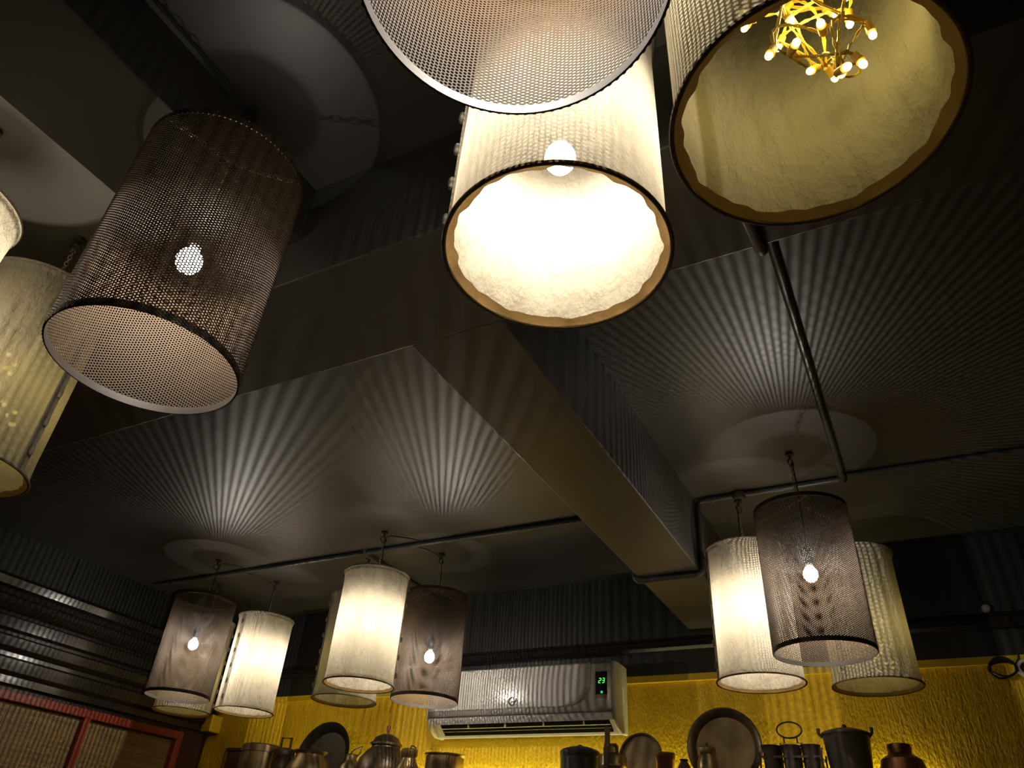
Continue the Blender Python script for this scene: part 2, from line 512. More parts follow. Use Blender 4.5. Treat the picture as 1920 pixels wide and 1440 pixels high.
def fabric_mesh(seed):
    rs = np.random.RandomState(seed)
    n, m_ = 200, 52
    a = np.linspace(0, 2 * PI, n, endpoint=False)
    zs = np.concatenate([np.linspace(0, 0.02, 6)[:-1], np.linspace(0.02, SH - 0.02, m_ - 11), np.linspace(SH - 0.02, SH, 7)[1:]])
    A, Zg = np.meshgrid(a, zs)
    w = np.clip(np.minimum(Zg, SH - Zg) / 0.05, 0, 1)
    d = np.zeros_like(A)
    for k in range(14):
        nn = rs.randint(6, 40)
        d += rs.uniform(0.3, 1.4) * np.sin(nn * A + rs.uniform(0, 6.28) + rs.uniform(-9, 9) * Zg) * np.sin(PI * Zg / SH * rs.uniform(0.6, 1.6) + rs.uniform(0, 1)) * (8.0 / (nn + 6))
    d *= 0.0011 * w
    R = FR - 0.002 - 0.0025 * w + d
    top = np.clip((Zg - (SH - 0.014)) / 0.014, 0, 1)
    R += 0.004 * np.sin(top * PI * 0.75)
    bot = np.clip((0.012 - Zg) / 0.012, 0, 1)
    R += 0.003 * np.sin(bot * PI * 0.6)
    vs = np.stack([R * np.cos(A), R * np.sin(A), Zg], -1).reshape(-1, 3)
    fs = []
    rows = len(zs)
    for i in range(rows - 1):
        for k in range(n):
            l = (k + 1) % n
            fs.append((i * n + k, i * n + l, (i + 1) * n + l, (i + 1) * n + k))
    return MB().add(vs.tolist(), fs).mesh('fabric_shade', 'cotton', True, 75)

def hem_mesh(seed):
    rs = np.random.RandomState(seed)
    n = 160
    ph = rs.uniform(0, 6.28, 8)
    vs, fs = [], []
    for k in range(n):
        a = 2 * PI * k / n
        h = 0.0145 + 0.0016 * math.sin(9 * a + ph[0]) + 0.0012 * math.sin(17 * a + ph[1]) + 0.0009 * math.sin(29 * a + ph[2])
        ri = FR + 0.0015 - h * 0.85
        vs += [(FR * math.cos(a), FR * math.sin(a), 0.0003), ((ri + 0.005) * math.cos(a), (ri + 0.005) * math.sin(a), 0.003), (ri * math.cos(a), ri * math.sin(a), 0.0085)]
    for k in range(n):
        l = (k + 1) % n
        for j in range(2):
            fs.append((k * 3 + j, l * 3 + j, l * 3 + j + 1, k * 3 + j + 1))
    return MB().add(vs, fs).mesh('hem', 'cotton_hem', True, 80)

def arc_strip(a0, a1, r, z0, z1, th, mat, name, n=6):
    vs, fs = [], []
    for k in range(n + 1):
        a = a0 + (a1 - a0) * k / n
        for rr in (r, r + th):
            for z in (z0, z1):
                vs.append((rr * math.cos(a), rr * math.sin(a), z))
    for k in range(n):
        b, c = k * 4, k * 4 + 4
        fs += [(b + 2, c + 2, c + 3, b + 3), (b, b + 1, c + 1, c), (b, c, c + 2, b + 2), (b + 1, b + 3, c + 3, c + 1)]
    fs += [(0, 2, 3, 1), (n * 4, n * 4 + 1, n * 4 + 3, n * 4 + 2)]
    return MB().add(vs, fs).mesh(name, mat)

def chain_links(mb, p0, p1, L=0.0125, w=0.0042, r=0.00105, sag=0.0):
    p0, p1 = Vector(p0), Vector(p1)
    n = max(1, int(round((p1 - p0).length / (L * 0.78))))
    pts = []
    for i in range(n + 1):
        t = i / n
        q = p0.lerp(p1, t)
        q.z -= sag * 4 * t * (1 - t)
        pts.append(q)
    for i in range(n):
        c = (pts[i] + pts[i + 1]) / 2
        d = (pts[i + 1] - pts[i]).normalized()
        a = d.cross(Vector((0.2, 0.35, 0.93)))
        if a.length < 0.1:
            a = d.cross(Vector((1, 0, 0)))
        a.normalize()
        b = d.cross(a)
        u = a if i % 2 else b
        loop = []
        for k in range(8):
            t = 2 * PI * k / 8
            x, y = math.cos(t), math.sin(t)
            loop.append(c + d * (x * L * 0.32 + math.copysign(L * 0.18, x) * (abs(x) > 0.1)) + u * (y * w))
        mb.tube(loop, r, 4, closed=True)

_chain = {}
def chain_mesh(top):
    """chain from the hook at height top down to a junction, then three legs to the upper rim"""
    key = round(top, 3)
    if key not in _chain:
        mb = MB()
        j = min(SH + 0.034, top - 0.03)
        chain_links(mb, (0, 0, top), (0, 0, j))
        for k in range(3):
            a = 2 * PI * k / 3 + 0.35
            chain_links(mb, (0, 0, j), ((FR - 0.002) * math.cos(a), (FR - 0.002) * math.sin(a), SH - 0.003), sag=0.004)
        _chain[key] = mb.mesh('chain', 'chain_steel')
    return _chain[key]

_hook = MB()
_hook.tube([(0.013 * math.cos(t), 0, 0.013 * math.sin(t)) for t in np.linspace(0, 2 * PI, 17)[:-1]], 0.0022, 6, closed=True)
_hook.tube([(0, 0, 0.012), (0, 0, 0.034)], 0.0035, 8)
_hook.lathe([(0.013, 0.026), (0.013, 0.0335), (0.004, 0.0345)], 16)
HOOK = _hook.mesh('ceiling_hook', 'black_iron')
BULB = MB().lathe([(0.0, -0.022), (0.008, -0.0205), (0.0145, -0.016), (0.019, -0.008), (0.0205, 0.0), (0.0195, 0.008), (0.0155, 0.016), (0.0110, 0.0220), (0.0090, 0.0255)], 24).mesh('bulb', 'bulb_glass')
FIL = MB().tube([(0, 0, -FIL_H / 2), (0, 0, FIL_H / 2)], FIL_R, 6).mesh('filament', 'filament')
BASE = MB().lathe([(0.0090, 0.0245), (0.0096, 0.0255), (0.0096, 0.033), (0.0085, 0.034)], 24).mesh('bulb_base', 'plastic_white')
SOCK = MB().lathe([(0.0095, 0.032), (0.0130, 0.036), (0.0150, 0.055), (0.0165, 0.057), (0.0165, 0.066), (0.012, 0.072), (0.006, 0.084), (0.004, 0.09)], 20).mesh('socket', 'black_plastic')
PERF = perforated_mesh()
PB_BOT = band_mesh(-0.0008, 0.0115, SR - 0.0032, SR - 0.0011, 'steel_band', 'rim_band')
PB_TOP = band_mesh(SH - 0.010, SH + 0.0018, SR - 0.0032, SR - 0.0011, 'steel_band', 'rim_band')
FAB = [fabric_mesh(11), fabric_mesh(23), fabric_mesh(37)]
HEM = [hem_mesh(1), hem_mesh(2)]
RING_B = MB().ring(FR + 0.0008, 0.0028, 0.0015, 96, 8).mesh('edge_cord', 'hem_cord')
RING_T = MB().ring(FR + 0.0006, 0.0032, SH - 0.0005, 96, 8).mesh('top_ring', 'cotton')
PLACKET = arc_strip(-0.085, 0.085, FR - 0.0015, 0.005, SH - 0.008, 0.0018, 'cotton', 'placket')
_b = MB()
_b.lathe([(0.0, -0.010), (0.0032, -0.0085), (0.0046, -0.003), (0.0046, 0.004), (0.0034, 0.009), (0.0, 0.0105)], 10)
BUTTON = _b.mesh('button', 'cotton')

def common_parts(t, top, bulbz, lit, feed=None, metal=False, profile=None):
    """chain, hook, cord, socket and bulb, given in heights above the lower rim"""
    link('chain', chain_mesh(top - 0.036), t)
    h = link('ceiling_hook', HOOK, t, (0, 0, top - 0.0345))
    h.rotation_euler = (0, 0, 0.6)
    if lit:
        MB().tube([(0.006, 0.004, top - 0.03), (0.008, 0.003, top - 0.1), (0.004, -0.002, bulbz + 0.16), (0, 0, bulbz + 0.088)], 0.0022, 6).build('cord', 'black_plastic', t)
        link('socket', SOCK, t, (0, 0, bulbz))
        b = link('bulb', BULB, t, (0, 0, bulbz))
        link('filament', FIL, b)
        link('bulb_base', BASE, b)
        if metal:
            for dz in (-0.0078, -0.0061, -0.0044):
                bulb_light(b, ('metal', profile), PERF_W * (0.68 if profile == NARROW else 1.0) / 3, COOL, 0.0015, dz, profile)
        else:
            bulb_light(b, ('cotton', profile), BULB_W * (1.9 if profile == OPEN else 1.0), WARM, 0.008, -0.004, profile)
    if feed:
        c, s = math.cos(-t.rotation_euler.z), math.sin(-t.rotation_euler.z)
        dx, dy = feed[0] - t.location.x, feed[1] - t.location.y
        lx, ly = c * dx - s * dy, s * dx + c * dy
        MB().tube([(0, 0, top - 0.028), (lx * 0.15, ly * 0.15, top - 0.012), (lx * 0.6, ly * 0.6, top - 0.007), (lx, ly, top - 0.012)], 0.0022, 6).build('feed_wire', 'black_plastic', t)

def perforated_lamp(x, y, label, zb=0.59, bulb=0.80, top=ZC, rz=0.0, feed=None, profile=None):
    t = thing('perforated_pendant_lamp', label, 'pendant lamp', (x, y, Z(zb)), rz, 'perforated metal pendant lamps')
    link('shade', PERF, t)
    link('rim_band', PB_BOT, t)
    link('rim_band', PB_TOP, t)
    common_parts(t, top - zb, bulb - zb, True, feed, True, profile or WIDE)
    return t

def fabric_lamp(x, y, label, zb=0.59, bulb=0.80, top=ZC, rz=0.0, lit=True, var=0, feed=None, profile=None):
    t = thing('fabric_pendant_lamp', label, 'pendant lamp', (x, y, Z(zb)), rz, 'cream fabric pendant lamps')
    link('shade', FAB[var % 3], t)
    link('hem', HEM[var % 2], t)
    link('edge_cord', RING_B, t)
    link('top_ring', RING_T, t)
    pl = link('placket', PLACKET, t)
    for k in range(6):
        b = link('button', BUTTON, pl, (FR + 0.0035, 0, 0.045 + k * 0.066))
    common_parts(t, top - zb, bulb - zb, lit, feed, False, profile or WIDE)
    return t

def aim(x, y, off):
    """yaw that turns the local +x side to face the viewer's side, plus an offset"""
    return math.atan2(-y, -x) + off

LIGHTS = {}
def bulb_light(parent, key, watts, col, radius, z, profile):
    """the light a bulb gives: its cap dims what goes upward (sine of elevation lo..hi -> floor)"""
    if key not in LIGHTS:
        ld = bpy.data.lights.new('bulb_light', 'POINT')
        ld.energy = watts
        ld.color = col
        ld.shadow_soft_size = radius
        if profile:
            lo, hi, floor = profile
            ld.use_nodes = True
            nt = ld.node_tree
            em = nt.nodes.get('Emission')
            tc = nt.nodes.new('ShaderNodeTexCoord')
            sx = nt.nodes.new('ShaderNodeSeparateXYZ')
            mr = nt.nodes.new('ShaderNodeMapRange')
            mr.interpolation_type = 'SMOOTHSTEP'
            mr.inputs['From Min'].default_value = lo
            mr.inputs['From Max'].default_value = hi
            mr.inputs['To Min'].default_value = 1.0
            mr.inputs['To Max'].default_value = floor
            nt.links.new(tc.outputs['Normal'], sx.inputs[0])
            nt.links.new(sx.outputs['Z'], mr.inputs['Value'])
            nt.links.new(mr.outputs['Result'], em.inputs['Strength'])
        LIGHTS[key] = ld
    o = bpy.data.objects.new('bulb_light', LIGHTS[key])
    COL.objects.link(o)
    o.parent = parent
    o.location = (0, 0, z)
    return o
WIDE, NARROW, OPEN = (0.50, 0.84, 0.10), (0.05, 0.45, 0.10), (0.9, 1.0, 0.8)

# the three groups by the yellow wall, then the two groups overhead
perforated_lamp(-2.817, 2.265, 'lit brown perforated metal drum lamp nearest the red window', rz=0.3, bulb=0.808, feed=(-2.73, PY))
fabric_lamp(-2.749, 2.587, 'lit cream cotton drum lamp with a buttoned seam, beside the perforated lamp near the window', rz=aim(-2.75, 2.59, -0.95), bulb=0.82, var=0, feed=(-2.80, PY))
fabric_lamp(-3.085, 2.528, 'cream cotton drum lamp holding yellow fairy lights, tucked behind the perforated lamp near the window', rz=1.0, lit=False, var=1)
fabric_lamp(-1.848, 2.258, 'brightly lit cream cotton drum lamp beside the perforated lamp over the air conditioner', rz=aim(-1.85, 2.26, 1.45), bulb=0.814, var=2, feed=(-1.72, PY))
perforated_lamp(-1.745, 2.546, 'lit brown perforated metal drum lamp hanging before the air conditioner', bulb=0.758, rz=0.8, feed=(-1.80, PY))
fabric_lamp(-2.09, 2.478, 'cream cotton drum lamp holding yellow fairy lights, half hidden behind the bright cotton lamp', rz=aim(-2.09, 2.48, -1.45), lit=False, var=0)
perforated_lamp(-0.211, 2.184, 'lit brown perforated metal drum lamp hung from an eye hook below the lengthwise conduit', bulb=0.80, zb=0.578, rz=0.5)
fabric_lamp(-0.428, 2.408, 'lit cream cotton drum lamp chained to the round junction box by the beam', zb=0.562, bulb=0.772, top=ZC - 0.026, rz=aim(-0.43, 2.41, -1.25), var=1)
fabric_lamp(-0.118, 2.62, 'cream cotton drum lamp holding yellow fairy lights, beside the lamp on the junction box', zb=0.585, rz=aim(-0.12, 2.62, -0.75), lit=False, var=2)
perforated_lamp(-0.8955, 0.493, 'lit brown perforated metal drum lamp hanging at the end of the ceiling cable', bulb=0.799, zb=0.592, rz=0.2, profile=NARROW)
fabric_lamp(-1.415, 0.300, 'lit cream cotton drum lamp hung beside the shallow beam, past the perforated lamp', zb=0.568, bulb=0.785, rz=2.4, var=2, profile=OPEN)
fabric_lamp(-1.530, 0.578, 'cream cotton drum lamp holding yellow fairy lights, striped by light from the perforated lamp', rz=0.5, lit=False, var=1)
perforated_lamp(-0.1690, 0.2475, 'lit brown perforated metal drum lamp overlapping the glaring white cotton lamp', zb=0.618, bulb=0.815, rz=0.4, profile=NARROW)
fabric_lamp(-0.2630, 0.5420, 'glaring white lit cotton drum lamp with a row of knotted buttons, bulb showing', zb=0.600, bulb=0.775, rz=aim(-0.262, 0.54, -1.5), var=0)
fabric_lamp(0.0262, 0.4880, 'cream cotton drum lamp with a tangle of yellow fairy lights visible in its open underside', zb=0.612, rz=2.6, lit=False, var=1)

# ------------------------------------------------------------------ fairy light strings
FS = MB().lathe([(0.0022, 0.0), (0.0042, 0.002), (0.0046, 0.012), (0.0050, 0.0135), (0.0030, 0.0140)], 10).mesh('socket', 'fairy_socket')
FBM = MB().lathe([(0.0026, 0.0), (FB_R, 0.0025), (FB_R, 0.0050), (0.0028, 0.0076), (0.0, 0.0088)], 10).mesh('bulb', 'fairy_bulb')
def fairy_string(x, y, zb, label, seed):
    rs = random.Random(seed)
    t = thing('fairy_light_string', label, 'fairy lights', (x, y, Z(zb)), 0, 'tangled yellow fairy light strings')
    ends = []
    mb = MB()
    top = (0.0, 0.0, SH + 0.030)
    for k in range(24):
        if k < 3:
            e = Vector((0.030 + 0.010 * k, rs.uniform(-0.008, 0.008), 0.050 + 0.012 * k))
        else:
            a = rs.uniform(0, 2 * PI)
            r = rs.uniform(0.012, 0.062)
            e = Vector((0.018 + r * math.cos(a), r * math.sin(a), rs.uniform(0.085, 0.25)))
        ends.append(e)
    prev = Vector(top)
    for k, e in enumerate(sorted(ends, key=lambda q: -q.z)):
        mid1 = prev.lerp(e, 0.33) + Vector((rs.uniform(-0.03, 0.03), rs.uniform(-0.03, 0.03), rs.uniform(-0.02, 0.03)))
        mid2 = prev.lerp(e, 0.66) + Vector((rs.uniform(-0.03, 0.03), rs.uniform(-0.03, 0.03), rs.uniform(-0.03, 0.02)))
        pts = []
        for i in range(13):
            s = i / 12
            q = prev * (1 - s) ** 3 + mid1 * 3 * s * (1 - s) ** 2 + mid2 * 3 * s * s * (1 - s) + e * s ** 3
            pts.append(q)
        for ph in (0, PI):                       # a twisted pair
            mb.tube([q + Vector((0.0012 * math.cos(i * 1.5 + ph), 0.0012 * math.sin(i * 1.5 + ph), 0)) for i, q in enumerate(pts)], 0.0010, 5)
        prev = e
    for k in range(9):
        a, b = rs.sample(ends, 2)
        m1 = a.lerp(b, 0.5) + Vector((rs.uniform(-0.04, 0.04), rs.uniform(-0.04, 0.04), rs.uniform(-0.01, 0.05)))
        pts = [a * (1 - q) ** 2 + m1 * 2 * q * (1 - q) + b * q * q for q in [i / 10 for i in range(11)]]
        for ph in (0, PI):
            mb.tube([q + Vector((0.0012 * math.cos(i * 1.5 + ph), 0.0012 * math.sin(i * 1.5 + ph), 0)) for i, q in enumerate(pts)], 0.0010, 5)
    mb.build('wire', 'fairy_wire', t)
    for e in ends:
        d = Vector((rs.uniform(-1, 1), rs.uniform(-1, 1), rs.uniform(-1.6, 0.1))).normalized()
        s = link('light', FS, t, e)
        s.rotation_mode = 'QUATERNION'
        s.rotation_quaternion = Vector((0, 0, 1)).rotation_difference(d)
        link('bulb', FBM, s, (0, 0, 0.0135))
    o = bulb_light(t, 'fairy', FAIRY_W, FAIRY_C, 0.03, 0.16, None)
    o.location.x = 0.02
    return t
fairy_string(0.0262, 0.4880, 0.612, 'tangle of yellow fairy lights hanging inside the open cotton drum lamp overhead', 3)
fairy_string(-1.530, 0.578, 0.59, 'yellow fairy lights glinting through the striped cotton lamp behind the beam', 4)
fairy_string(-3.085, 2.528, 0.59, 'yellow fairy lights inside the cotton lamp tucked by the window', 5)
fairy_string(-2.09, 2.478, 0.59, 'yellow fairy lights inside the half hidden cotton lamp of the middle cluster', 6)
fairy_string(-0.118, 2.62, 0.585, 'yellow fairy lights glinting through the cotton lamp near the junction box', 7)

# ------------------------------------------------------------------ air conditioner
AX0, AX1, AYF, AZ0, AZ1 = -1.978, -1.088, 2.908, 0.538, 0.803
ac = thing('air_conditioner', 'white split air conditioner with silver trim showing 23, on the yellow wall', 'air conditioner', (0, 0, 0))
W = 0.0
def acp(prof, x0, x1, name, mat, angle=35):
    return recalc(MB().extrude_profile([(y, Z(z)) for y, z in prof], 'x', x0, x1).build(name, mat, ac, angle=angle))
# body section: y (depth), z
body = [(YB - 0.012, 0.800), (YB - 0.07, 0.803), (AYF + 0.018, 0.800), (AYF + 0.006, 0.790), (AYF + 0.002, 0.74), (AYF + 0.001, 0.69), (AYF + 0.002, 0.65),
        (AYF + 0.006, 0.615), (AYF + 0.012, 0.592), (AYF + 0.022, 0.578), (AYF + 0.040, 0.585), (AYF + 0.085, 0.556), (AYF + 0.10, 0.540), (YB - 0.012, 0.545)]
acp(body, AX0 + 0.016, AX1 - 0.016, 'body', 'ac_white')
side = [(YB - 0.012, 0.802), (YB - 0.05, 0.805), (AYF + 0.024, 0.803), (AYF + 0.010, 0.795), (AYF + 0.004, 0.74), (AYF + 0.003, 0.69), (AYF + 0.005, 0.65), (AYF + 0.012, 0.61),
        (AYF + 0.030, 0.575), (AYF + 0.060, 0.550), (AYF + 0.095, 0.538), (YB - 0.012, 0.540)]
for (x0, x1) in ((AX0, AX0 + 0.016), (AX1 - 0.016, AX1)):
    o = acp(side, x0, x1, 'end_cap', 'ac_side')
    b = o.modifiers.new('edge', 'BEVEL'); b.width = 0.005; b.segments = 3; b.limit_method = 'ANGLE'
# front panel: silver shield with the white panel inlaid, rounded lower right corner
def front_y(z):
    pts = [(0.592, 0.012), (0.615, 0.006), (0.65, 0.002), (0.69, 0.001), (0.74, 0.002), (0.79, 0.006), (0.80, 0.018)]
    return AYF + float(np.interp(z, [q[0] for q in pts], [q[1] for q in pts]))
def curved_plate(outline, off, name, mat):
    """plate hugging the front of the unit; outline = (x0, x1 as function of z), rows of z"""
    vs, fs = [], []
    for (z, x0, x1) in outline:
        n = 12
        for k in range(n + 1):
            vs.append((x0 + (x1 - x0) * k / n, front_y(z) - off, Z(z)))
    n = 13
    for i in range(len(outline) - 1):
        for k in range(n - 1):
            fs.append((i * n + k, i * n + k + 1, (i + 1) * n + k + 1, (i + 1) * n + k))
    o = MB().add(vs, fs).build(name, mat, ac)
    s = o.modifiers.new('thick', 'SOLIDIFY'); s.thickness = 0.0018; s.offset = 0
    return o
zr = list(np.linspace(0.604, 0.797, 24))
curved_plate([(z, AX0 + 0.012, AX1 - 0.012) for z in zr], 0.0015, 'silver_fascia', 'ac_silver')
px1 = -1.190
def rounded_right(z):
    rc = 0.085
    zc = 0.628 + rc
    if z >= zc:
        return px1
    return px1 - rc * 1.25 + 1.25 * math.sqrt(max(0.0, rc * rc - (zc - z) ** 2))
zr2 = list(np.linspace(0.628, 0.797, 30))
curved_plate([(z, AX0 + 0.012, rounded_right(z)) for z in zr2], 0.0035, 'front_panel', 'ac_white')
o = MB().box(-1.166, -1.117, front_y(0.7) - 0.0052, front_y(0.7) + 0.004, Z(0.668), Z(0.756)).build('display', 'ac_glass', ac, smooth=False)
disp = o
MB().box(-1.166, -1.117, front_y(0.66) - 0.0052, front_y(0.66) + 0.004, Z(0.654), Z(0.6678)).build('sensor_window', 'aged_brass', ac, smooth=False)
# seven segment 23
def seven(segs, cx, cz, w=0.0088, h=0.0175, t=0.0021, sh=0.16):
    mb = MB()
    y1 = front_y(0.7) - 0.0052
    S = {'a': (0, h / 2, w, t), 'g': (0, 0, w, t), 'd': (0, -h / 2, w, t), 'b': (w / 2, h / 4, t, h / 2), 'c': (w / 2, -h / 4, t, h / 2),
         'f': (-w / 2, h / 4, t, h / 2), 'e': (-w / 2, -h / 4, t, h / 2)}
    for s in segs:
        x, z, sx, sz = S[s]
        sx, sz = (sx * 0.82, sz) if sx > sz else (sx, sz * 0.82)
        vs = []
        for yy in (y1 - 0.0006, y1):
            for (a, b) in ((-1, -1), (1, -1), (1, 1), (-1, 1)):
                zz = z + b * sz / 2
                vs.append((cx + x + a * sx / 2 + sh * zz, yy, Z(cz + zz)))
        mb.add(vs, [(0, 1, 2, 3), (7, 6, 5, 4), (0, 4, 5, 1), (1, 5, 6, 2), (2, 6, 7, 3), (3, 7, 4, 0)])
    return mb.build('digit', 'led_green', disp, smooth=False)
seven('abged', -1.1475, 0.720)
seven('abgcd', -1.1325, 0.720)
MB().lathe([(0.0050, 0), (0.0050, 0.0006), (0.004, 0.0009)], 16).build('power_icon', 'led_teal', disp, (-1.1400, front_y(0.7) - 0.0051, Z(0.676))).rotation_euler = (PI / 2, 0, 0)
# logo: a round G with a cross stroke, a thin caption rule below
lg = MB()
lx, lz = -1.545, 0.657
ly = front_y(lz) - 0.0052
lg.tube([(lx + 0.0105 * math.cos(a), ly, Z(lz + 0.0125 * math.sin(a))) for a in np.linspace(0.9, 2 * PI - 0.25, 22)], [0.0008 + 0.0011 * math.sin(PI * i / 21) for i in range(22)], 6)
lg.tube([(lx - 0.001, ly, Z(lz - 0.001)), (lx + 0.012, ly, Z(lz - 0.0015)), (lx + 0.020, ly, Z(lz + 0.002))], 0.0010, 6)
lg.tube([(lx + 0.0135, ly, Z(lz + 0.0085)), (lx + 0.0115, ly, Z(lz - 0.001)), (lx + 0.0055, ly, Z(lz - 0.009))], 0.0012, 6)
for k in range(9):
    lg.box(lx - 0.0165 + k * 0.0038, lx - 0.0140 + k * 0.0038, ly - 0.0003, ly + 0.0012, Z(lz - 0.0195), Z(lz - 0.0175))
o = lg.build('logo', 'logo_ink', ac)
for v in o.data.vertices:
    v.co.x = lx + (v.co.x - lx) * 1.45
    v.co.z = Z(lz) + (v.co.z - Z(lz)) * 1.3
# outlet: dark slot with louvres
def slot_y(z):
    return AYF + float(np.interp(z, [0.540, 0.556, 0.585], [0.10, 0.085, 0.040]))
sl = [(slot_y(0.583) - 0.004, 0.5835), (slot_y(0.545) - 0.004, 0.546), (slot_y(0.545) + 0.004, 0.552), (slot_y(0.583) + 0.002, 0.589)]
acp(sl, AX0 + 0.058, AX1 - 0.040, 'outlet', 'ac_dark')
for q, z in enumerate((0.567, 0.557)):
    y = slot_y(z) - 0.006
    acp([(y - 0.004, z + 0.0012), (y + 0.004, z - 0.0012), (y + 0.0042, z - 0.0002), (y - 0.0038, z + 0.0024)], AX0 + 0.058 + 0.004 * q, AX1 - 0.040, 'louvre', 'ac_side')
for k in range(4):
    x = AX0 + 0.20 + k * 0.18
    MB().box(x, x + 0.002, slot_y(0.58) - 0.010, slot_y(0.58) + 0.004, Z(0.566), Z(0.585)).build('louvre_pin', 'ac_side', ac, smooth=False)
MB().box(AX1, AX1 + 0.0008, 3.00, 3.022, Z(0.655), Z(0.715)).build('rating_label', 'plastic_white', ac, smooth=False)

# ------------------------------------------------------------------ shelf, LED strip and vessels
SZ = 0.250
t = thing('wall_shelf', 'dark wooden wall shelf carrying the old metal vessels', 'shelf', (0, 0, 0))
MB().box(-3.28, 1.10, 2.80, YB - 0.001, Z(SZ - 0.028), Z(SZ)).build('board', 'shelf_wood', t, smooth=False)
for k in range(5):
    x = -3.0 + k * 0.95
    MB().box(x, x + 0.025, 2.86, YB - 0.001, Z(SZ - 0.15), Z(SZ - 0.028)).build('bracket', 'black_iron', t, smooth=False)
t = thing('led_strip', 'glowing yellow LED strip on the yellow wall behind the vessels', 'LED strip', (0, 0, 0))
LZ = 0.335
MB().box(-2.95, -0.02, YB - 0.022, YB - 0.0005, Z(LZ), Z(LZ) + 0.008).build('channel', 'ac_side', t, smooth=False)
MB().box(-2.94, -0.03, YB - 0.018, YB - 0.006, Z(LZ) + 0.008, Z(LZ) + 0.011).build('diffuser', 'shelf_led', t, smooth=False)
ld = bpy.data.lights.new('strip_light', 'AREA')
ld.shape = 'RECTANGLE'
ld.size, ld.size_y = 2.90, 0.012
ld.energy = LED_W
ld.color = (1.0, 0.98, 0.5)
lo = bpy.data.objects.new('strip_light', ld)
COL.objects.link(lo)
lo.parent = t
lo.location = (-1.485, YB - 0.020, Z(LZ) + 0.018)
lo.rotation_euler = (PI - math.radians(58), 0, 0)   # faces up and into the wall

def vessel(name, label, cat, x, y, rz=0.0):
    return thing(name, label, cat, (x, y, Z(SZ)), rz)

def body(t, prof, mat, name='body', seg=36):
    return MB().lathe(prof, seg).build(name, mat, t)

# canister with a lid
t = vessel('lidded_canister', 'tall brass canister with an overhanging lid, at the framed panel end of the shelf', 'canister', -2.930, 2.935)
body(t, [(0.078, 0), (0.086, 0.004), (0.089, 0.02), (0.089, 0.235), (0.084, 0.24)], 'aged_brass')
body(t, [(0.090, 0.228), (0.0945, 0.229), (0.0945, 0.256), (0.088, 0.262), (0.02, 0.268), (0.0, 0.268)], 'aged_brass', 'lid')
# tiffin carrier
t = vessel('tiffin_carrier', 'narrow stacked tiffin carrier with a square wire handle beside the brass canister', 'tiffin carrier', -2.778, 2.93, 0.25)
for k in range(3):
    body(t, [(0.036, k * 0.074 + 0.002), (0.043, k * 0.074 + 0.008), (0.043, k * 0.074 + 0.064), (0.0455, k * 0.074 + 0.068), (0.0455, k * 0.074 + 0.074)], 'dark_bronze', 'tier')
body(t, [(0.0455, 0.222), (0.0455, 0.236), (0.036, 0.246), (0.0, 0.249)], 'dark_bronze', 'lid')
mb = MB()
for s in (-1, 1):
    mb.box(s * 0.049 - 0.003, s * 0.049 + 0.003, -0.008, 0.008, 0.0, 0.238)
mb.box(-0.052, 0.052, -0.006, 0.006, 0.236, 0.242)
mb.build('side_bracket', 'worn_iron', t, smooth=False)
mb = MB().tube([(-0.025, 0, 0.240), (-0.025, 0, 0.291), (0.025, 0, 0.291), (0.025, 0, 0.240)], 0.0062, 8)
mb.build('handle', 'worn_iron', t)

def tray(label, x, y, d, ztop, lean, mat_face, mat_rim, rimw, depth=0.03):
    r = d / 2
    t = thing('round_tray', label, 'tray', (x, y, Z(ztop - r * math.cos(lean))))
    t.rotation_euler = (PI / 2 - lean, 0, 0)
    # local: axis z faces the room, origin in the middle
    MB().lathe([(0.0, 0.0), (r - rimw, 0.0), (r - rimw, -0.003), (0.0, -0.003)], 56).build('face', mat_face, t)
    MB().lathe([(r - rimw, -0.003), (r - rimw + 0.001, 0.001), (r - 0.006, depth), (r, depth + 0.001), (r, depth - 0.003), (r - rimw + 0.004, -0.004)], 56).build('raised_rim', mat_rim, t)
    return t
tray('large dark round tray propped against the yellow wall behind the flared pot', -2.585, 3.005, 0.312, 0.618, 0.16, 'worn_iron', 'black_iron', 0.040)
# flared handi in front of it
t = vessel('cooking_pot', 'wide brass pot with a flared rim in front of the large dark tray', 'pot', -2.525, 2.835)
body(t, [(0.05, 0), (0.090, 0.02), (0.108, 0.07), (0.106, 0.12), (0.088, 0.162), (0.069, 0.192), (0.067, 0.200), (0.080, 0.214), (0.077, 0.215), (0.062, 0.202), (0.0, 0.19)], 'aged_brass')
# jar with a flip handle
t = vessel('oil_jar', 'small brass jar with a tilted strap handle between tray and lidded round pot', 'jar', -2.372, 2.935, 0.2)
body(t, [(0.035, 0), (0.053, 0.02), (0.056, 0.12), (0.053, 0.165), (0.034, 0.186), (0.026, 0.196), (0.026, 0.214), (0.029, 0.217), (0.0, 0.220)], 'aged_brass')
MB().tube([(0.022, 0, 0.205), (0.040, 0, 0.222), (0.048, 0, 0.250), (0.004, 0, 0.236), (-0.006, 0, 0.222)], 0.0045, 8).build('strap_handle', 'aged_brass', t)
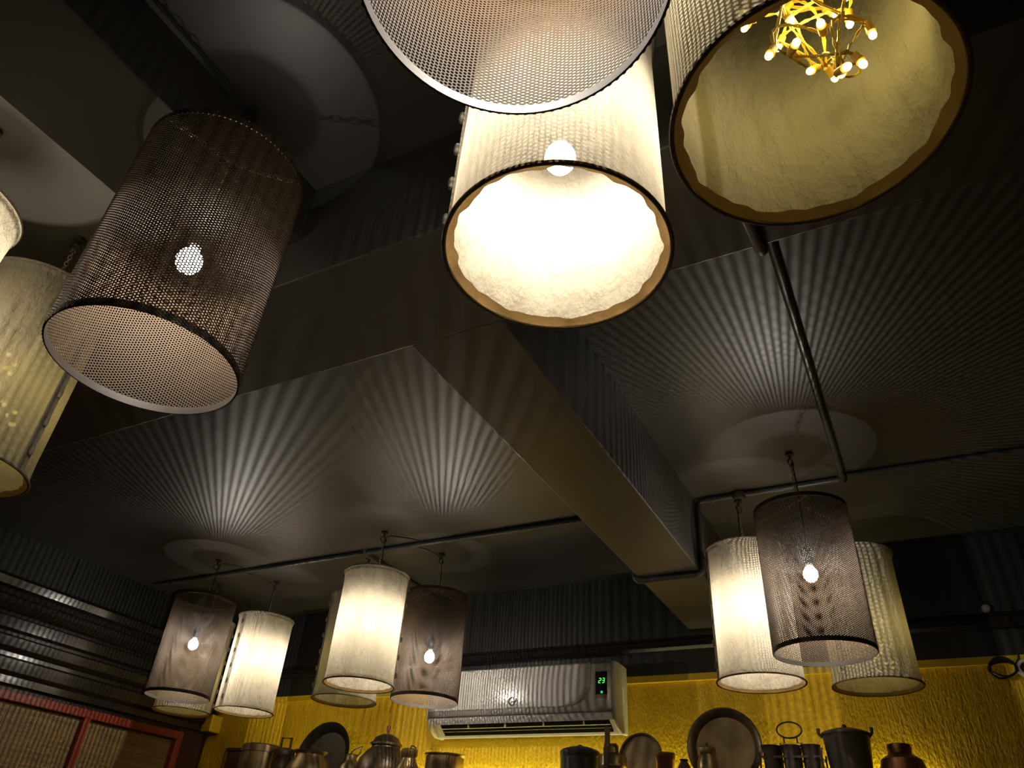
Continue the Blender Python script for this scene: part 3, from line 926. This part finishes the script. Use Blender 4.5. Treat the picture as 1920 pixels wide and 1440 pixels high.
# big bulbous pot with lid and finial
t = vessel('round_pot', 'big dark bulbous pot with a domed lid and pointed finial', 'pot', -2.172, 2.915)
body(t, [(0.06, 0), (0.085, 0.01), (0.112, 0.055), (0.1195, 0.105), (0.1195, 0.150), (0.108, 0.190), (0.082, 0.222), (0.064, 0.236), (0.062, 0.246), (0.0, 0.246)], 'dark_bronze')
body(t, [(0.066, 0.242), (0.072, 0.246), (0.072, 0.254), (0.062, 0.260), (0.052, 0.278), (0.026, 0.291), (0.009, 0.294), (0.0, 0.296)], 'dark_bronze', 'lid')
body(t, [(0.006, 0.292), (0.0055, 0.300), (0.0095, 0.318), (0.008, 0.328), (0.0, 0.329)], 'copper', 'finial')
# lota with a ring lid
t = vessel('water_pot', 'small brass water pot with a lid ring beside the bulbous pot', 'pot', -1.974, 2.82)
body(t, [(0.03, 0), (0.053, 0.03), (0.0575, 0.09), (0.050, 0.140), (0.033, 0.168), (0.030, 0.180), (0.034, 0.188), (0.035, 0.212), (0.030, 0.217), (0.0, 0.219)], 'aged_brass')
MB().tube([(0.002, 0, 0.217), (0.004, 0.002, 0.229), (0.016, 0.003, 0.227), (0.030, 0.0, 0.219)], 0.0032, 6).build('lid_ring', 'dark_bronze', t)
# straight pan
t = vessel('straight_pan', 'straight-sided brass pan below the vent end of the air conditioner', 'pan', -1.846, 2.90)
body(t, [(0.076, 0), (0.081, 0.006), (0.081, 0.194), (0.0895, 0.202), (0.0885, 0.204), (0.079, 0.197), (0.077, 0.03), (0.0, 0.025)], 'aged_brass')
# dome-lidded tin
t = vessel('domed_tin', 'black tin with a domed lid under the right end of the air conditioner', 'tin', -1.243, 2.93)
body(t, [(0.070, 0), (0.077, 0.006), (0.077, 0.200), (0.074, 0.202)], 'black_iron')
body(t, [(0.0785, 0.192), (0.0795, 0.194), (0.0795, 0.212), (0.070, 0.220), (0.042, 0.229), (0.012, 0.233), (0.0, 0.233)], 'black_iron', 'lid')
body(t, [(0.009, 0.231), (0.011, 0.236), (0.006, 0.239), (0.0, 0.239)], 'black_iron', 'knob')
# milk can with bar handle
t = vessel('milk_can', 'brass milk can with an upright bar latch in front of the small round tray', 'milk can', -1.096, 2.90)
body(t, [(0.048, 0), (0.053, 0.006), (0.0535, 0.150), (0.0555, 0.154), (0.0555, 0.160), (0.0535, 0.164), (0.0535, 0.186), (0.048, 0.196), (0.030, 0.200), (0.024, 0.204), (0.022, 0.230), (0.0, 0.232)], 'aged_brass')
MB().box(-0.014, 0.002, -0.060, -0.052, 0.11, 0.215).build('latch_plate', 'dark_bronze', t, smooth=False)
o = MB().box(-0.012, 0.004, -0.050, -0.036, 0.200, 0.288).build('latch_bar', 'dark_bronze', t, smooth=False)
MB().tube([(-0.012, -0.043, 0.205), (-0.016, -0.043, 0.228), (0.022, -0.02, 0.230), (0.024, -0.01, 0.205)], 0.005, 8).build('handle', 'aged_brass', t)
tray('small round brass tray propped behind the milk can', -1.020, 3.010, 0.176, 0.541, 0.13, 'beaten_tray', 'dark_bronze', 0.008, 0.010)
# prop that small tray stands on
t = vessel('stacked_bowl', 'upturned bowl on the shelf that holds up the small tray', 'bowl', -1.00, 2.990)
body(t, [(0.062, 0), (0.066, 0.004), (0.056, 0.07), (0.036, 0.111), (0.0, 0.114)], 'aged_brass')
t = vessel('tumbler', 'slim brass tumbler standing between the two round trays', 'tumbler', -0.897, 2.915)
body(t, [(0.026, 0), (0.030, 0.004), (0.0345, 0.180), (0.0375, 0.186), (0.0375, 0.203), (0.035, 0.204), (0.033, 0.19), (0.0, 0.18)], 'copper')
tray('large round beaten brass tray with a dark rim propped on the yellow wall', -0.690, 2.995, 0.276, 0.618, 0.12, 'beaten_tray', 'dark_bronze', 0.030, 0.02)
t = vessel('stacked_bowl', 'upturned bowl on the shelf under the large beaten tray', 'bowl', -0.66, 2.990)
body(t, [(0.062, 0), (0.066, 0.004), (0.056, 0.05), (0.036, 0.083), (0.0, 0.086)], 'aged_brass')
t = vessel('brass_bottle', 'small brass bottle with a cap and knob in front of the beaten tray', 'bottle', -0.736, 2.905)
body(t, [(0.033, 0), (0.038, 0.006), (0.039, 0.140), (0.036, 0.175), (0.029, 0.190), (0.027, 0.198), (0.0, 0.2)], 'aged_brass')
body(t, [(0.030, 0.196), (0.0315, 0.199), (0.0315, 0.216), (0.027, 0.221), (0.0, 0.222)], 'aged_brass', 'cap')
body(t, [(0.004, 0.220), (0.0055, 0.224), (0.0055, 0.234), (0.0, 0.236)], 'dark_bronze', 'knob')
t = vessel('small_ladle_pot', 'tiny dark pot peeking out beside the beaten tray', 'pot', -0.822, 2.90)
body(t, [(0.02, 0), (0.030, 0.01), (0.032, 0.13), (0.020, 0.16), (0.012, 0.172), (0.016, 0.180), (0.0, 0.182)], 'dark_bronze')
# cup carrier with six cups
cxx, cyy = -0.445, 2.925
t = vessel('cup_carrier', 'iron wire carrier with a ring handle holding tapered cups', 'carrier', cxx, cyy)
mb = MB()
w, dp, zr_ = 0.098, 0.052, 0.178
mb.box(-w, w, -dp - 0.003, -dp + 0.001, zr_, zr_ + 0.007)
mb.box(-w, w, dp - 0.001, dp + 0.003, zr_, zr_ + 0.007)
mb.box(-w, -w + 0.004, -dp, dp, zr_, zr_ + 0.007)
mb.box(w - 0.004, w, -dp, dp, zr_, zr_ + 0.007)
mb.build('top_frame', 'worn_iron', t, smooth=False)
for sx in (-1, 1):
    for sy in (-1, 1):
        MB().tube([(sx * (w + 0.012), sy * dp, 0.0), (sx * (w + 0.002), sy * dp, zr_), (sx * (w + 0.004), sy * dp, zr_ + 0.02)], 0.0035, 6).build('leg', 'worn_iron', t)
MB().box(-w - 0.006, w + 0.006, -dp - 0.004, dp + 0.004, 0.010, 0.014).build('base_tray', 'worn_iron', t, smooth=False)
mb = MB()
mb.tube([(-0.036, 0, 0.014), (-0.036, 0, 0.232), (0.036, 0, 0.232), (0.036, 0, 0.014)], 0.003, 6)
mb.tube([(-0.022, 0, 0.232), (-0.022, 0, 0.249)], 0.003, 6)
mb.tube([(0.022, 0, 0.232), (0.022, 0, 0.249)], 0.003, 6)
mb.tube([(0.042 * math.cos(a), 0, 0.274 + 0.026 * math.sin(a)) for a in np.linspace(0, 2 * PI, 25)[:-1]], 0.0032, 6, closed=True)
mb.build('ring_handle', 'worn_iron', t)
CUP = MB().lathe([(0.0175, 0.0), (0.0185, 0.003), (0.0265, 0.150), (0.0265, 0.185), (0.030, 0.196), (0.0335, 0.204), (0.0325, 0.205), (0.028, 0.196), (0.024, 0.18), (0.016, 0.01), (0.0, 0.008)], 24).mesh('tapered_cup', 'worn_iron')
for ix in range(3):
    for iy in range(2):
        o = link('tapered_cup', CUP, None, (cxx + (ix - 1) * 0.066, cyy + (-0.026 if iy == 0 else 0.026) * 1.15, Z(SZ) + 0.0145))
        where = ('end nearest the beaten tray', 'middle, under the ring handle', 'end nearest the lidded bucket')[ix]
        tag(o, 'dark iron tapered cup in the wire carrier, %s row, %s' % ('front' if iy == 0 else 'back', where), 'cup', 'tapered cups in the wire carrier')
# bucket with a lid
t = vessel('lidded_bucket', 'dark tapered bucket with a domed lid and rim lugs beside the cup carrier', 'bucket', -0.262, 2.915)
body(t, [(0.048, 0), (0.054, 0.005), (0.074, 0.240), (0.0765, 0.246), (0.074, 0.250), (0.0, 0.248)], 'worn_iron')
body(t, [(0.072, 0.249), (0.0775, 0.250), (0.0775, 0.257), (0.066, 0.262), (0.040, 0.270), (0.012, 0.274), (0.0, 0.274)], 'worn_iron', 'lid')
body(t, [(0.005, 0.272), (0.008, 0.279), (0.005, 0.285), (0.0, 0.287)], 'worn_iron', 'knob')
for sx in (-1, 1):
    MB().tube([(sx * 0.074, -0.01, 0.244), (sx * 0.084, -0.012, 0.256), (sx * 0.084, -0.012, 0.272)], [0.005, 0.005, 0.0065], 8).build('lug', 'worn_iron', t)
# squat copper jug
t = vessel('copper_jug', 'squat reddish copper jug with a short wide neck at the far shelf end', 'jug', -0.108, 2.935)
body(t, [(0.045, 0), (0.064, 0.01), (0.071, 0.07), (0.070, 0.150), (0.062, 0.178), (0.040, 0.192), (0.036, 0.196), (0.0375, 0.214), (0.036, 0.223), (0.030, 0.225), (0.0, 0.222)], 'copper')

# ------------------------------------------------------------------ small things on the walls
t = thing('framed_panel', 'small dark carved panel in a gilt frame on the yellow wall near the corner', 'frame', (-3.238, YB, Z(0.40)))
MB().box(-0.060, 0.060, -0.012, -0.001, -0.11, 0.115).build('panel', 'carved_wood', t, smooth=False)
for (x0, x1, z0, z1) in ((-0.070, -0.058, -0.12, 0.125), (0.058, 0.070, -0.12, 0.125)):
    MB().box(x0, x1, -0.022, -0.001, z0, z1).build('frame_stile', 'gilt', t, smooth=False)
for (z0, z1) in ((0.113, 0.125), (-0.12, -0.108)):
    MB().box(-0.058, 0.058, -0.022, -0.001, z0, z1).build('frame_rail', 'carved_wood', t, smooth=False)
t = thing('wall_box', 'small yellow painted box fixed high in the corner of the yellow wall', 'box', (-3.442, YB, Z(0.64)))
o = MB().box(-0.036, 0.036, -0.075, -0.001, -0.042, 0.042).build('case', 'yellow_trim', t, smooth=False)
b = o.modifiers.new('edge', 'BEVEL'); b.width = 0.006; b.segments = 3
MB().box(-0.030, 0.030, -0.070, -0.006, -0.047, -0.0415).build('grille', 'black_plastic', t, smooth=False)
MB().tube([(0.0, -0.02, 0.042), (0.004, -0.018, 0.060), (0.002, -0.008, 0.075)], 0.006, 6).build('cable', 'black_plastic', t)
t = thing('cable_coil', 'loose coil of black cable hanging on the yellow wall', 'cable', (0.262, YB - 0.02, Z(0.724)))
mb = MB()
rs = random.Random(9)
for k in range(4):
    a0 = rs.uniform(0, 6)
    mb.tube([((0.040 + 0.004 * math.sin(3 * a + a0)) * math.cos(a), -0.006 + 0.008 * math.sin(2 * a + a0), (0.028 + 0.004 * math.cos(2 * a + a0)) * math.sin(a) - 0.003 * k + 0.004) for a in np.linspace(0, 2 * PI, 28)[:-1]], 0.0032, 6, closed=True)
mb.tube([(0.04, 0.0, 0.01), (0.055, 0.004, 0.03), (0.06, 0.006, 0.05)], 0.003, 6)
mb.build('loops', 'black_plastic', t)
t = thing('cable_ring', 'white plastic ring fixed on the yellow wall beside the cable coil', 'ring', (0.332, YB - 0.001, Z(0.722)))
o = MB().lathe([(0.018, 0.0), (0.030, 0.0), (0.030, 0.018), (0.027, 0.022), (0.020, 0.022), (0.018, 0.018), (0.018, 0.0)], 32).build('collar', 'plastic_white', t)
o.rotation_euler = (PI / 2, 0, 0)
o = MB().lathe([(0.0, 0.003), (0.0178, 0.003), (0.0178, 0.0), (0.0, 0.0)], 24).build('plug', 'copper', t)
o.rotation_euler = (PI / 2, 0, 0)
t = thing('ceiling_sensor', 'small clear domed sensor on the black wall above the cable coil', 'sensor', (0.268, YB - 0.011, Z(0.928)))
for nm, pr, mt_ in (('base', [(0.022, 0.0), (0.022, 0.008), (0.018, 0.011), (0.0, 0.011)], 'black_plastic'),
                    ('dome', [(0.015, 0.011), (0.014, 0.018), (0.010, 0.024), (0.0, 0.027)], 'clear_grey')):
    o = MB().lathe(pr, 20).build(nm, mt_, t)
    o.rotation_euler = (PI / 2, 0, 0)
